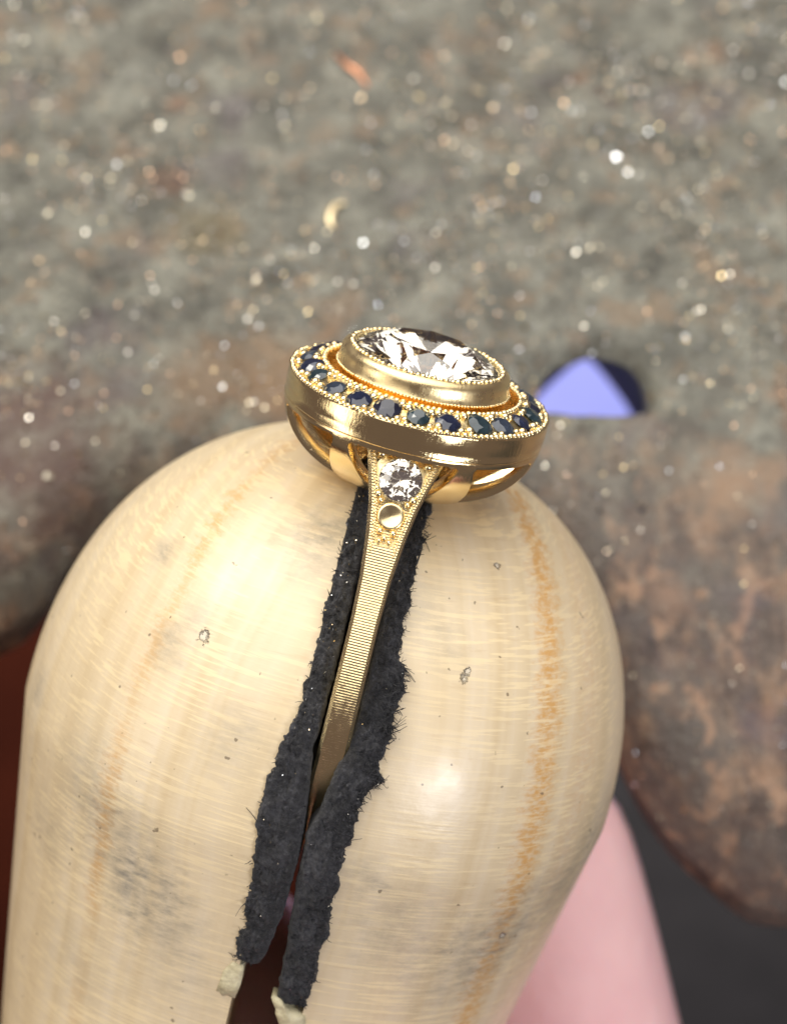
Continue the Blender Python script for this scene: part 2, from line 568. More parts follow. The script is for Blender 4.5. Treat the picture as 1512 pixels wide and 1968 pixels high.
def front_curve():
    """the clamp's outline in the plane of its slot: (y, z) from the front bottom over the top to the back"""
    fr = [(-(F0 + B_*r), n) for r, n in PROF if n > -46][::-1]
    bk = [(-(F0 - B_*r), n) for r, n in PROF if n > -34][1:]
    return np.array(fr + bk)

def wood_material():
    m = NT('polished pale wood')
    v = m.coords()
    # growth layers stand square to X; they wander a little with height
    wob = m.noise(m.coords((0.3, 0.3, 0.3)), 0.28, 3)
    tc = m.new('TexCoord'); sp = m.new('SeparateXYZ')
    m.l(tc.outputs['Object'], sp.inputs[0])
    x = m.math('MULTIPLY', sp.outputs[0], 1000.0)
    z = m.math('MULTIPLY', sp.outputs[2], 1000.0)
    yy = m.math('MULTIPLY', sp.outputs[1], 1000.0)
    ax = m.math('ADD', m.math('ABSOLUTE', x), m.math('MULTIPLY', yy, 0.40))
    sgn = m.math('SIGN', x)
    xw = m.math('ADD', m.math('MULTIPLY', ax, sgn), m.math('MULTIPLY', m.math('SUBTRACT', wob, 0.5), 1.6))
    lay = m.new('TexNoise', Scale=0.55, Detail=3, Roughness=0.6)
    cx = m.new('CombineXYZ'); m.l(xw, cx.inputs[0]); m.l(m.math('MULTIPLY', z, 0.012), cx.inputs[2])
    m.l(cx.outputs[0], lay.inputs['Vector'])
    base = m.ramp(lay.outputs['Fac'], [(0.30, rgb(0.62, 0.480, 0.285)), (0.50, rgb(0.69, 0.560, 0.370)), (0.72, rgb(0.73, 0.615, 0.450))])
    # orange growth lines
    cell = m.noise(m.coords((1.3, 1.3, 3.0)), 1.0, 4, 0.7)
    brk = m.ramp(m.noise(m.coords((0.1, 0.1, 0.16), loc=(1, 2, 4)), 1.0, 3), [(0.38, 0.15), (0.58, 1.0)])
    def band(x0, w, soft):
        d = m.math('ABSOLUTE', m.math('SUBTRACT', xw, x0))
        d = m.math('ADD', d, m.math('MULTIPLY', m.math('SUBTRACT', cell, 0.5), soft))
        return m.ramp(m.math('DIVIDE', d, w), [(0.15, 1.0), (1.0, 0.0)])
    ln = m.math('ADD', band(7.35, 1.15, 2.6), m.math('MULTIPLY', m.math('MULTIPLY', band(-6.4, 0.75, 2.2), 0.8), brk), True)
    ln = m.math('ADD', ln, m.math('MULTIPLY', band(10.2, 1.6, 1.2), 0.30), True)
    grd = m.ramp(m.noise(m.coords((2.2, 2.2, 5.5)), 1.0, 3, 0.6), [(0.36, 0.25), (0.56, 1.0)])
    col = m.mix(m.math('MULTIPLY', m.math('MULTIPLY', ln, 0.80), grd), base, rgb(0.62, 0.315, 0.070))
    # medullary rays: short pale dashes along X
    ray_v = m.coords((0.30, 0.8, 7.0))
    rays = m.noise(ray_v, 1.0, 2, 0.5)
    rf = m.ramp(rays, [(0.52, 0.0), (0.60, 1.0)])
    patch = m.ramp(m.noise(v, 0.16, 3), [(0.36, 0.25), (0.62, 0.70)])
    col = m.mix(m.math('MULTIPLY', rf, patch), col, rgb(0.86, 0.70, 0.43))
    dk = m.ramp(m.noise(m.coords((0.30, 0.9, 5.0), loc=(5, 3, 9)), 1.0, 3, 0.6), [(0.60, 0.0), (0.74, 0.55)])
    col = m.mix(m.math('MULTIPLY', dk, 0.5), col, rgb(0.50, 0.34, 0.17))
    # grey handling dirt, in smears where fingers and tools rub
    streak = m.ramp(m.noise(m.coords((0.7, 0.7, 2.4), loc=(2, 0, 1)), 1.0, 5, 0.7), [(0.38, 0.0), (0.66, 1.0)])
    dsum = None
    for (px, py, rad, st) in DIRT:
        p = m.new('VectorMath', operation='DISTANCE')
        m.l(v, p.inputs[0]); p.inputs[1].default_value = tuple(px_local(px, py))
        d = m.math('ADD', m.math('DIVIDE', p.outputs['Value'], rad), m.math('MULTIPLY', m.math('SUBTRACT', cell, 0.5), 0.9))
        h = m.math('MULTIPLY', m.ramp(d, [(0.1, 1.0), (1.0, 0.0)]), st)
        dsum = h if dsum is None else m.math('ADD', dsum, h, True)
    dirt = m.math('MULTIPLY', dsum, m.math('ADD', m.math('MULTIPLY', streak, 0.75), 0.25), True)
    col = m.mix(dirt, col, rgb(0.235, 0.215, 0.180))
    # small dark specks
    spk = m.noise(m.coords(loc=(9, 9, 9)), 2.0, 2, 0.4)
    col = m.mix(m.ramp(spk, [(0.74, 0.0), (0.77, 0.7)]), col, rgb(0.13, 0.095, 0.06))
    nm = m.bump(rays, 0.02, 0.4)
    nm = m.bump(m.noise(v, 0.5, 4), 0.10, 0.6, nm)
    # dents
    pits = None
    for (px, py, w) in DENTS:
        p = m.new('Vector Math'.replace(' ', ''), operation='DISTANCE')
        m.l(v, p.inputs[0]); p.inputs[1].default_value = tuple(px_local(px, py))
        d = m.math('ADD', p.outputs['Value'], m.math('MULTIPLY', m.math('SUBTRACT', m.noise(v, 3.0, 3, 0.7), 0.5), w*3.0))
        h = m.ramp(m.math('DIVIDE', d, w), [(0.35, 0.0), (0.95, 1.0)])
        pits = h if pits is None else m.math('MULTIPLY', pits, h)
    nm = m.bump(pits, 0.30, 1.0, nm)
    col = m.mix(m.math('ADD', m.math('MULTIPLY', pits, 0.5), 0.5), rgb(0.62, 0.60, 0.54), col)
    rgh = m.ramp(m.noise(v, 0.7, 4), [(0.3, 0.30), (0.7, 0.46)])
    return m.finish(color=col, rough=rgh, normal=nm, **{'Coat Weight': 0.22, 'Coat Roughness': 0.17, 'Subsurface Weight': 0.0})

# find points of the clamp's surface from the photograph
_ph = np.linspace(0, math.pi, 181)
_S = np.array([[clamp_point(r, n, a) for a in _ph] for r, n in PROF if n > -46]).reshape(-1, 3)
_SW = HEAD + _S[:, 0:1]*ax_c - _S[:, 1:2]*ax_f + _S[:, 2:3]*ax_n
_q = _SW - CAM
_SX = PW/2 + FPX*(_q@cr)/-(_q@cb); _SY = PH/2 - FPX*(_q@cu)/-(_q@cb)
def px_local(px, py):
    w = np.hypot(_SX - px, _SY - py)
    k = np.argsort(w)[:3]
    wt = 1/(w[k] + 1e-3)
    return (_S[k]*wt[:, None]).sum(0)/wt.sum()
DENTS = [(390, 1225, 0.34), (890, 1300, 0.26), (897, 1288, 0.18), (955, 1085, 0.20), (965, 1790, 0.22)]
DIRT = [(600, 1060, 3.2, .55), (635, 1010, 1.8, .5), (312, 1060, 1.2, .7), (330, 1240, 1.6, .55), (380, 1180, 1.2, .4), (235, 1650, 3.6, .75), (170, 1490, 3.2, .5), (300, 1740, 3.2, .6), (70, 1330, 2.0, .5), (90, 1600, 2.6, .4),
        (1085, 1690, 4.0, .6), (960, 1795, 3.4, .65), (1150, 1570, 2.6, .45), (700, 1690, 1.6, .5), (760, 1790, 3.6, .5), (880, 1880, 4.0, .5), (860, 1250, 1.6, .3), (820, 1180, 2.2, .28), (450, 1420, 2.4, .35), (350, 1870, 4.0, .3), (150, 1850, 4.0, .3)]

clamp = link('ring_clamp', None)
clamp.matrix_world = LOCAL
tag(clamp, 'round ended pale wooden ring clamp with black leather lined slot gripping the ring', 'ring clamp')
WOOD = wood_material()
bm = bmesh.new()
SEG = 160
rings_ = []
for r, n in PROF:
    if r == 0.0:
        rings_.append([bm.verts.new([t*MM for t in clamp_point(0, n, 0)])]); continue
    rings_.append([bm.verts.new([t*MM for t in clamp_point(r, n, 2*math.pi*j/SEG)]) for j in range(SEG)])
for a, b in zip(rings_[:-1], rings_[1:]):
    for j in range(SEG):
        k = (j + 1) % SEG
        if len(a) == 1: bm.faces.new((a[0], b[j], b[k]))
        else: bm.faces.new((a[j], b[j], b[k], a[k]))
bm.faces.new(rings_[-1][::-1])
bmesh.ops.recalc_face_normals(bm, faces=bm.faces)
full = bpy.data.meshes.new('clamp_body'); bm.to_mesh(full); bm.free()
SLOT_L, SLOT_R = -1.75, 1.65
for side, x0 in ((-1, SLOT_L), (1, SLOT_R)):
    bm = bmesh.new(); bm.from_mesh(full)
    g = bm.verts[:] + bm.edges[:] + bm.faces[:]
    r = bmesh.ops.bisect_plane(bm, geom=g, plane_co=(x0*MM, 0, 0), plane_no=(side, 0, 0.0), clear_inner=True)
    for f in bm.faces: f.smooth = True
    cut = [e for e in r['geom_cut'] if isinstance(e, bmesh.types.BMEdge)]
    fr = bmesh.ops.contextual_create(bm, geom=cut)
    for f in fr['faces']: f.smooth = False
    for e in cut: e.smooth = False
    bmesh.ops.recalc_face_normals(bm, faces=bm.faces)
    me = bpy.data.meshes.new('jaw'); bm.to_mesh(me); bm.free()
    me.materials.append(WOOD)
    link('jaw', me, clamp)
bpy.data.meshes.remove(full)

# ------------------------------------------------------------------ leather pads of the clamp
FC = front_curve()
seg_len = np.r_[0, np.cumsum(np.hypot(*np.diff(FC, axis=0).T))]
def curve_at(s):
    return np.interp(s, seg_len, FC[:, 0]), np.interp(s, seg_len, FC[:, 1])
def ydown(y, z):
    """distance down the slot in the photograph (mm at the head's scale)"""
    X, Y = project(loc2world((0, y, z)))
    return (-(X - 806)*math.sin(TILT) + (Y - 751)*math.cos(TILT))/41.0
yd = np.array([ydown(y, z) for y, z in FC])
top_i = int(np.argmin(np.abs(FC[:, 1] - NA)))
s_top = seg_len[top_i]
def s_of_yd(t):
    return float(np.interp(-t, -yd[:top_i], seg_len[:top_i]))
# edges read off the photograph: (distance down the slot, x of the edge)
LW = [(5, -1.75), (7.1, -1.75), (9.1, -1.75), (11.6, -1.75), (13.9, -1.8), (15.9, -1.9), (17.8, -2.35), (19.3, -2.5), (20.9, -2.6), (21.8, -2.45), (24, -2.15), (25.8, -2.1), (27.3, -2.1), (28.3, -2.2)]
LG = [(5, -.85), (8.4, -.72), (13.4, -.68), (15.9, -.7), (17.5, -.8), (18.9, -.62), (20.9, -.38), (22.6, -.26), (25.4, -.36), (27.2, -.65), (28.3, -.9)]
RG = [(5, 1.05), (8.4, .80), (13.4, .78), (16, .78), (17.1, .70), (18, .45), (19.2, .3), (20.3, .12), (21.4, -.18), (23.4, -.12), (25.3, .04), (26.8, .15), (28.3, .25), (29.6, .3)]
RW = [(5, 1.75), (6.9, 1.8), (8.4, 1.75), (9.9, 1.9), (10.9, 1.8), (12.5, 2.1), (13.9, 2.6), (15.5, 2.4), (17.5, 2.35), (18.2, 2.65), (19.1, 2.0), (20.6, 1.85), (22.7, 1.75), (24.7, 1.75), (27.7, 1.8), (29.6, 1.8)]
def leather_material():
    m = NT('black leather edge')
    v = m.coords()
    n1 = m.noise(v, 0.7, 4, 0.6)
    n2 = m.noise(v, 6.5, 5, 0.75)
    col = m.ramp(n2, [(0.30, rgb(0.006, 0.006, 0.008)), (0.54, rgb(0.022, 0.022, 0.028)), (0.68, rgb(0.085, 0.086, 0.100))])
    n3 = m.noise(m.coords((2.2, 0.5, 0.35)), 1.0, 4, 0.6)
    col = m.mix(m.ramp(n3, [(0.48, 0.0), (0.66, 0.7)]), col, rgb(0.070, 0.070, 0.080))
    col = m.mix(m.ramp(n1, [(0.40, 0.7), (0.55, 0.0)]), col, rgb(0.008, 0.008, 0.010))
    nm = m.bump(n2, 0.22, 1.0)
    nm = m.bump(m.noise(v, 1.6, 4), 0.25, 0.9, nm)
    return m.finish(color=col, rough=0.72, normal=nm, **{'Specular IOR Level': 0.35, 'Sheen Weight': 0.15})
LEATHER = leather_material()
pad_top = {}
fibre_mb = {-1: MB(), 1: MB()}
for side, GE, WE, y_end in ((-1, LG, LW, 28.0), (1, RG, RW, 29.45)):
    s0 = s_of_yd(y_end)
    s1 = seg_len[-1] - 4
    ss = np.r_[np.arange(s0, s_top + 2, 0.085), np.arange(s_top + 2, s1, 0.35)]
    gx, gv = np.array(GE).T; wx, wv = np.array(WE).T
    NV = 44
    rows = []
    tops = []
    for s in ss:
        y, z = curve_at(s)
        y2, z2 = curve_at(s + 0.5); y3, z3 = curve_at(s - 0.5)
        t = np.array([y2 - y3, z2 - z3]); t /= np.linalg.norm(t)
        nrm = np.array([-t[1], t[0]])        # outwards
        if nrm@np.array([y - 4.2, z + 21]) < 0: nrm = -nrm
        d = ydown(y, z) if s < s_top else 5.0
        g = np.interp(d, gx, gv); w = np.interp(d, wx, wv)
        over = abs(w) > abs(SLOT_L if side < 0 else SLOT_R) + 0.03
        # ragged outer edge
        rag = 0.16*mnoise.noise(Vector((s*1.6, side*3.0, 0.3))) + 0.10*mnoise.noise(Vector((s*5.5, side*7.0, 2.2)))
        rag += 0.22*max(0, mnoise.noise(Vector((s*0.7, side*5.0, 7.1))))*(1 if side > 0 else 0.5)
        w = w + side*rag
        g = g + 0.05*mnoise.noise(Vector((s*1.1, side*11.0, 4.0))) + 0.03*mnoise.noise(Vector((s*5, side*2.0, 6.0)))
        if s > s_top:
            g = g + (side*0.04 - g)*min(1.0, max(0.0, (s - s_top - 5.0)/2.0))
        endk = min(1.0, max(0.0, (s - s0)/1.3))
        lift = 0.30*math.sqrt(max(0.0, 1 - (1 - endk)**2)) - 0.15*(1 - endk)
        # ring presses the leather down around the shank
        row = []
        for j in range(NV):
            u = j/(NV - 1)
            if u < 0.30:            # inner wall, going down into the slot
                q = 1 - u/0.30
                x = g; h = lift - 0.35 - (4.5 if s < s_top + 5 else 7.0)*q**1.5
            elif u < 0.42:          # rounded arris
                q = (u - 0.30)/0.12*math.pi/2
                x = g + side*0.30*(1 - math.cos(q)); h = lift - 0.35 + 0.35*math.sin(q)
            elif u < 0.88:
                q = (u - 0.42)/0.46
                x = g + side*0.30 + (w - side*0.16 - g - side*0.30)*q; h = lift + 0.10*math.sin(math.pi*q)
            else:
                q = (u - 0.88)/0.12*math.pi/2
                x = w - side*0.16 + side*0.16*math.sin(q); h = lift - 0.62*(1 - math.cos(q))
            h -= x*x/30.0
            P = Vector((x, y + nrm[0]*h, z + nrm[1]*h))
            k = 1.0 if u > 0.3 else 0.35
            dn = (0.12*mnoise.noise(P*1.3) + 0.12*mnoise.noise(P*3.1) + 0.10*mnoise.noise(P*6.3) + 0.07*mnoise.noise(P*11))*k
            P.y += nrm[0]*dn; P.z += nrm[1]*dn
            P.x += side*0.5*dn
            row.append(tuple(P))
        rows.append(row); tops.append((s, g, w, nrm, lift))
    mb = MB(); G = np.array(rows)
    mb.grid(G if side < 0 else G[:, ::-1])
    # close the lower end
    k = len(mb.v); mid = G[0].mean(0); mb.v.append(tuple(mid + np.array((0, 0.6, 0.4))))
    n0 = k
    for j in range(NV - 1):
        mb.f.append((j, j + 1, n0) if side > 0 else (j + 1, j, n0))
    pad = mb.build('leather_pad', LEATHER, clamp, recalc=True)
    pad_top[side] = (tops, G)
    # loose fibres on the cut edge
    fm_ = fibre_mb[side]
    R = random.Random(5 + side)
    for (s, g, w, nrm, lift) in tops:
        if s > s_top: break
        d = ydown(*curve_at(s))
        p = 0.55 if (side > 0 and d < 20) else 0.035
        clump = max(0.0, mnoise.noise(Vector((s*1.1, side*4.0, 9.0))))
        if side > 0 and d < 21 or R.random() < 0.3:
            for _ in range(4):
                y, z = curve_at(s)
                x = g + (w - g)*R.uniform(0.25, 1.0)
                P = Vector((x, y + nrm[0]*(lift + .02), z + nrm[1]*(lift + .02)))
                dv = Vector((R.uniform(-.4, .9)*side, nrm[0]*R.uniform(.2, .8) + R.uniform(-.5, .5), nrm[1]*R.uniform(.2, .8) + R.uniform(-.6, .6))).normalized()
                L = R.uniform(.12, .32)
                fm_.tube([P - dv*.05, P + dv*L*.5, P + dv*L + Vector((R.uniform(-.1, .1), 0, R.uniform(-.1, .1)))], R.uniform(.016, .032), .01, seg=4, cap=False)
        for _ in range(3):
            if R.random() > p*(0.12 + 3.0*clump): continue
            y, z = curve_at(s)
            x = w - side*R.uniform(0.0, 0.45)
            L = R.uniform(0.15, 0.40)*(1 + 1.5*clump)
            P = Vector((x, y + nrm[0]*lift*0.6, z + nrm[1]*lift*0.6))
            dv = Vector((side*R.uniform(0.25, 1.0), nrm[0]*R.uniform(0.0, .35) + R.uniform(-.3, .3), nrm[1]*R.uniform(0.0, .35) + R.uniform(-.8, .8))).normalized()
            bend = Vector((R.uniform(-.6, .6), R.uniform(-.6, .6), R.uniform(-1.2, 1.2)))
            pts = [P + dv*(L*t) + bend*(L*t*t*0.6) for t in (0, .33, .66, 1)]
            fm_.tube(pts, R.uniform(0.018, 0.035), 0.010, seg=4, cap=False)
    if side > 0:
        # two long loose threads beside the shank
        for (a, b) in (((783, 1118), (811, 1050)), ((778, 1110), (800, 1066)), ((745, 1345), (778, 1318)), ((742, 1385), (775, 1358)), ((735, 1390), (748, 1420)), ((728, 1492), (741, 1500)), ((772, 1030), (795, 1040))):
            A = Vector(px_local(*a)); B = Vector(px_local(*b))
            out = Vector((0, -0.45, 0.15))
            m_ = (A + B)/2 + out*1.2 + Vector((R.uniform(-.1, .1), 0, R.uniform(-.1, .1)))
            fm_.tube([A + out*0.4, (A + m_)/2 + out*.3, m_, (B + m_)/2 + out*.2, B + out*0.7], 0.06, 0.03, seg=5)
            for _ in range(6):
                q = A.lerp(B, R.uniform(.3, 1)) + out*0.8
                fm_.tube([q, q + Vector((R.uniform(-.3, .3), R.uniform(-.2, .0), R.uniform(-.3, .3)))], 0.025, 0.01, seg=4, cap=False)
    tag(fm_.build('loose_fibres', LEATHER, pad), kind='stuff')

# dried glue left below the ends of the pads
m = NT('dried glue')
v = m.coords()
GLUE = m.finish(color=m.ramp(m.noise(v, 1.2, 4), [(0.3, rgb(0.42, 0.36, 0.22)), (0.7, rgb(0.66, 0.60, 0.40))]), rough=0.5, normal=m.bump(m.noise(v, 2.2, 3), 0.15))
def glue_flake(pts_px, lift, thick):
    P = [Vector(px_local(*p)) for p in pts_px]
    out = Vector((0, -1, 0.12)).normalized()
    c = sum(P, Vector())/len(P)
    top = []
    ring2 = []
    N = len(P)
    dense = []
    for i in range(N):
        a, b = P[i], P[(i + 1) % N]
        for t in (0, .33, .66):
            q = a.lerp(b, t)
            q += (q - c)*0.18*mnoise.noise(q*3.0)
            dense.append(q)
    mb = MB(); N = len(dense)
    vs = [q - out*1.2 for q in dense] + [q + out*(lift*0.7) for q in dense] + [c.lerp(q, 0.6) + out*(lift + thick*(0.6 + .5*mnoise.noise(q*2.0))) for q in dense] + [c + out*(lift + thick)]
    fs = []
    for r in (0, 1):
        for i in range(N):
            j = (i + 1) % N
            fs.append((r*N + i, r*N + j, (r + 1)*N + j, (r + 1)*N + i))
    for i in range(N):
        fs.append((2*N + i, 2*N + (i + 1) % N, 3*N))
    mb.add(vs, fs)
    o = mb.build('glue_chip', GLUE, clamp, recalc=True)
    return o
glue_flake([(522, 1905), (540, 1915), (556, 1935), (585, 1945), (592, 1968), (590, 2010), (545, 2010), (532, 1950)], 0.15, 0.2)
glue_flake([(448, 1852), (470, 1856), (466, 1890), (452, 1925), (425, 1915), (415, 1900), (430, 1870)], 0.03, 0.05)

# ------------------------------------------------------------------ the ring
ring = link('diamond_ring', None)
ring.matrix_world = LOCAL
tag(ring, 'yellow gold halo ring with large round diamond and dark blue stones held in clamp', 'ring')

# --- halo plate
mb = MB()
prof = [(4.66, -1.10), (4.62, -0.4), (4.60, 0.52), (4.64, 0.63), (4.76, 0.63), (4.86, 0.54), (5.36, 0.30), (5.88, 0.05),
        (6.02, 0.07), (6.14, 0.07), (6.20, 0.0), (6.21, -0.10), (6.22, -0.35), (6.21, -0.80), (6.16, -1.12), (6.19, -1.17), (6.18, -1.24), (6.10, -1.28), (5.5, -1.28), (4.95, -1.25)]
G = []
for a in np.linspace(0, 2*np.pi, 220, endpoint=False):
    row = []
    for k, (r, z) in enumerate(prof):
        # hand finished side: barely uneven
        e = 0.035*mnoise.noise(Vector((4*math.cos(a), 4*math.sin(a), z*1.6))) if 11 <= k <= 15 else 0
        row.append(((r + e)*math.cos(a), (r + e)*math.sin(a), z))
    G.append(row)
mb.grid(np.array(G), wrap_u=True, wrap_v=True)
halo = mb.build('halo', G_POL, ring, recalc=True)
halo.data.materials.append(G_BRIGHT)
for p in halo.data.polygons:
    c = p.center/MM
    if c.z > -0.03 and 4.63 < math.hypot(c.x, c.y) < 6.19:
        p.material_index = 1

def brilliant(rad, rt, zt, zp, rm=0.72, rl=0.5, gird=0.02):
    """round brilliant: table, stars, kites, girdle halves, pavilion mains and halves"""
    def pt(r, deg, z):
        return (rad*r*math.cos(math.radians(deg)), rad*r*math.sin(math.radians(deg)), rad*z)
    v, f = [], []
    def add(p):
        v.append(p); return len(v) - 1
    T = [add(pt(rt, 45*k, zt)) for k in range(8)]
    xm = rm*math.cos(math.radians(22.5))
    zm = zt*(1 - (xm - rt)/(1 - rt))
    Mv = [add(pt(rm, 45*k + 22.5, zm)) for k in range(8)]
    Gt = [add(pt(1, 22.5*k, gird)) for k in range(16)]
    Gb = [add(pt(1, 22.5*k, -gird)) for k in range(16)]
    xl = rl*math.cos(math.radians(22.5))
    zl = -zp*(1 - xl)
    Lv = [add(pt(rl, 45*k + 22.5, zl)) for k in range(8)]
    cu_r = 0.04
    Cv = [add(pt(cu_r, 45*k, -zp*(1 - cu_r))) for k in range(8)]
    f.append(tuple(T))
    for k in range(8):
        n = (k + 1) % 8
        f.append((T[k], Mv[k], T[n]))
        f.append((T[k], Mv[k - 1], Gt[2*k], Mv[k]))
        f.append((Mv[k], Gt[2*k], Gt[2*k + 1]))
        f.append((Mv[k], Gt[2*k + 1], Gt[(2*k + 2) % 16]))
        f.append((Lv[k], Gb[2*k + 1], Gb[2*k]))
        f.append((Lv[k], Gb[(2*k + 2) % 16], Gb[2*k + 1]))
        f.append((Cv[k], Lv[k], Gb[2*k], Lv[k - 1]))
        f.append((Cv[k], Cv[n], Lv[k]))
    for k in range(16):
        f.append((Gt[k], Gb[k], Gb[(k + 1) % 16], Gt[(k + 1) % 16]))
    f.append(tuple(Cv[::-1]))
    return v, f

# --- bezel with the large diamond
mb = MB()
prof = [(3.30, -1.5), (4.10, -0.55), (4.62, 0.02), (4.62, 0.07), (4.05, 0.12), (3.94, 0.22), (3.92, 0.66), (4.08, 0.72), (4.13, 0.77), (4.12, 0.82), (4.07, 0.88), (4.06, 1.28), (4.04, 1.46),
        (3.94, 1.63), (3.81, 1.73), (3.70, 1.76), (3.62, 1.72), (3.50, 1.62), (3.50, 1.46), (3.44, 1.1), (3.1, 0.1), (2.5, -1.1), (2.2, -1.6)]
G = []
for a in np.linspace(0, 2*np.pi, 200, endpoint=False):
    row = []
    for k, (r, z) in enumerate(prof):
        e = 0.015*mnoise.noise(Vector((3*math.cos(a), 3*math.sin(a), z*1.5 + 5))) if 10 <= k <= 14 else 0
        row.append(((r + e)*math.cos(a), (r + e)*math.sin(a), z))
    G.append(row)
mb.grid(np.array(G), wrap_u=True)
bezel = mb.build('bezel', G_SATIN, ring, recalc=False)
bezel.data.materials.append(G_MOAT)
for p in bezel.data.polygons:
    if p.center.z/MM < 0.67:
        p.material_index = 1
v, f = brilliant(3.54, 0.54, 0.25, 1.02, rm=0.76, rl=0.30)
mb = MB(); mb.add(v, f)
dia = mb.build('diamond', DIAMOND, ring, smooth=False, recalc=True)
dia.location = (0, 0, 1.57*MM)
dia.rotation_euler = (0, 0, math.radians(3))
dia['label'] = 'large clear round brilliant diamond in the centre'

def bead_row(name, r, z, count, size, parent, jitter=0.02, seed=1):
    R = random.Random(seed)
    mb = MB()
    for k in range(count):
        a = 2*math.pi*(k + R.uniform(-.12, .12))/count
        s = size*R.uniform(0.86, 1.12)
        mb.ball((r*math.cos(a) + R.uniform(-jitter, jitter), r*math.sin(a) + R.uniform(-jitter, jitter), z + R.uniform(-jitter, jitter)), s, 8, 5,
                (1, 1, 1))
    o = mb.build(name, G_BEAD, parent)
    o['kind'] = 'stuff'
    return o
bead_row('milgrain', 6.10, 0.06, 136, 0.15, halo, seed=2)
bead_row('milgrain', 4.70, 0.61, 104, 0.15, halo, seed=3)
bead_row('milgrain', 3.60, 1.72, 80, 0.148, bezel, seed=4)
bead_row('milgrain', 4.12, 0.76, 150, 0.075, bezel, jitter=0.012, seed=5)

# --- halo stones: one cut shape, each an object
NS = 23
HC = math.atan2(0.58, 1.05)
sv, sf = brilliant(0.64, 0.50, 0.34, 0.75, rm=0.76)
st_mesh = []
for m_ in SAPPH:
    mb = MB(); mb.add(sv, sf)
    me = mb.mesh('sapphire', m_, smooth=False)
    bm = bmesh.new(); bm.from_mesh(me); bmesh.ops.recalc_face_normals(bm, faces=bm.faces); bm.to_mesh(me); bm.free()
    st_mesh.append(me)
bead_me = MB(); bead_me.ball((0, 0, 0), 0.20, 10, 6); bead_mesh = bead_me.mesh('bead', G_BEAD)
RS = random.Random(11)
order = [1, 0, 1, 2, 0, 1, 3, 2, 0, 2, 1, 3, 0, 2, 1, 0, 3, 2, 0, 1, 2, 0, 3]
def cone(r):
    return 0.04 + (5.9 - r)*0.54
for k in range(NS):
    a = -math.pi/2 + 0.045 + 2*math.pi*(k + RS.uniform(-.07, .07))/NS
    o = link('sapphire', st_mesh[order[k]], halo)
    rr = 5.38 + RS.uniform(-.05, .05)
    o.location = (rr*math.cos(a)*MM, rr*math.sin(a)*MM, (cone(rr) + 0.01 + RS.uniform(-.03, .03))*MM)
    tz = Matrix.Rotation(a, 3, 'Z') @ Matrix.Rotation(HC*0.95 + RS.uniform(-.1, .1), 3, 'Y') @ Matrix.Rotation(RS.uniform(-.1, .1), 3, 'X') @ Matrix.Rotation(RS.uniform(0, 6), 3, 'Z')
    o.rotation_euler = tz.to_euler()
    s = RS.uniform(0.80, 1.04); o.scale = (s, s, s)
    am = a + math.pi/NS
    for rb, da in ((5.80, -.036), (5.80, .036), (5.02, -.036), (5.02, .036)):
        b = link('bead', bead_mesh, halo)
        aa = am + da*RS.uniform(.7, 1.3)
        r2 = rb + RS.uniform(-.06, .06)
        b.location = (r2*math.cos(aa)*MM, r2*math.sin(aa)*MM, (cone(r2) + 0.03 + RS.uniform(-.02, .03))*MM)
        q = RS.uniform(0.75, 1.15); b.scale = (q, q, q)

# --- pierced gallery under the halo
def bowl(t):       # t 0 at the foot .. 1 under the halo
    r = 2.35 + 3.55*math.sin(t*math.pi/2)**0.92
    z = -4.25 + 3.0*(1 - math.cos(t*math.pi/2))**0.80
    return r, z
def half(t):       # half width of a bar as a share of its pitch
    if t < 0.10: return 1.0
    q = (t - 0.10)/0.90
    if q > 0.92: return 0.13 + 0.25*(q - 0.92)/0.08
    return 1.0 - 0.87*min(1.0, q/0.92)**0.45
mb = MB()
ts = np.r_[np.linspace(0, .1, 4), 0.1 + 0.9*np.linspace(0.02, 1, 30)**1.6]
BARS = []
for q0 in (-math.pi/2, math.pi/2):
    for sg in (-1, 1):
        for pos, lo, hi in ((29, 0, 52), (75, 52, 90)):
            lo_, hi_ = (pos - lo, hi - pos) if sg > 0 else (hi - pos, pos - lo)
            BARS.append((q0 + sg*math.radians(pos), math.radians(lo_), math.radians(hi_)))
for (pc, hl, hr) in BARS:
    G = []
    for t in ts:
        r, z = bowl(t); h = half(t)
        G.append([(r*math.cos(pc + u*h*(hr if u > 0 else hl)), r*math.sin(pc + u*h*(hr if u > 0 else hl)), z) for u in np.linspace(-1, 1, 9)])
    mb.grid(np.array(G))
mb.lathe([bowl(0.94), bowl(0.97), bowl(1.0)], 120)
gal = mb.build('gallery', G_POL, ring, recalc=True)
sm = gal.modifiers.new('thick', 'SOLIDIFY'); sm.thickness = 0.55*MM; sm.offset = 0
bv = gal.modifiers.new('soft', 'BEVEL'); bv.width = 0.07*MM; bv.segments = 2; bv.limit_method = 'ANGLE'; bv.angle_limit = 0.7
# foot ring of the gallery
mb = MB()
mb.lathe([(2.75, -4.35), (2.85, -4.05), (2.3, -4.0), (1.95, -4.1), (1.95, -4.45), (2.3, -4.6)], 90, closed=True)
mb.build('foot_ring', G_POL, ring, recalc=True)

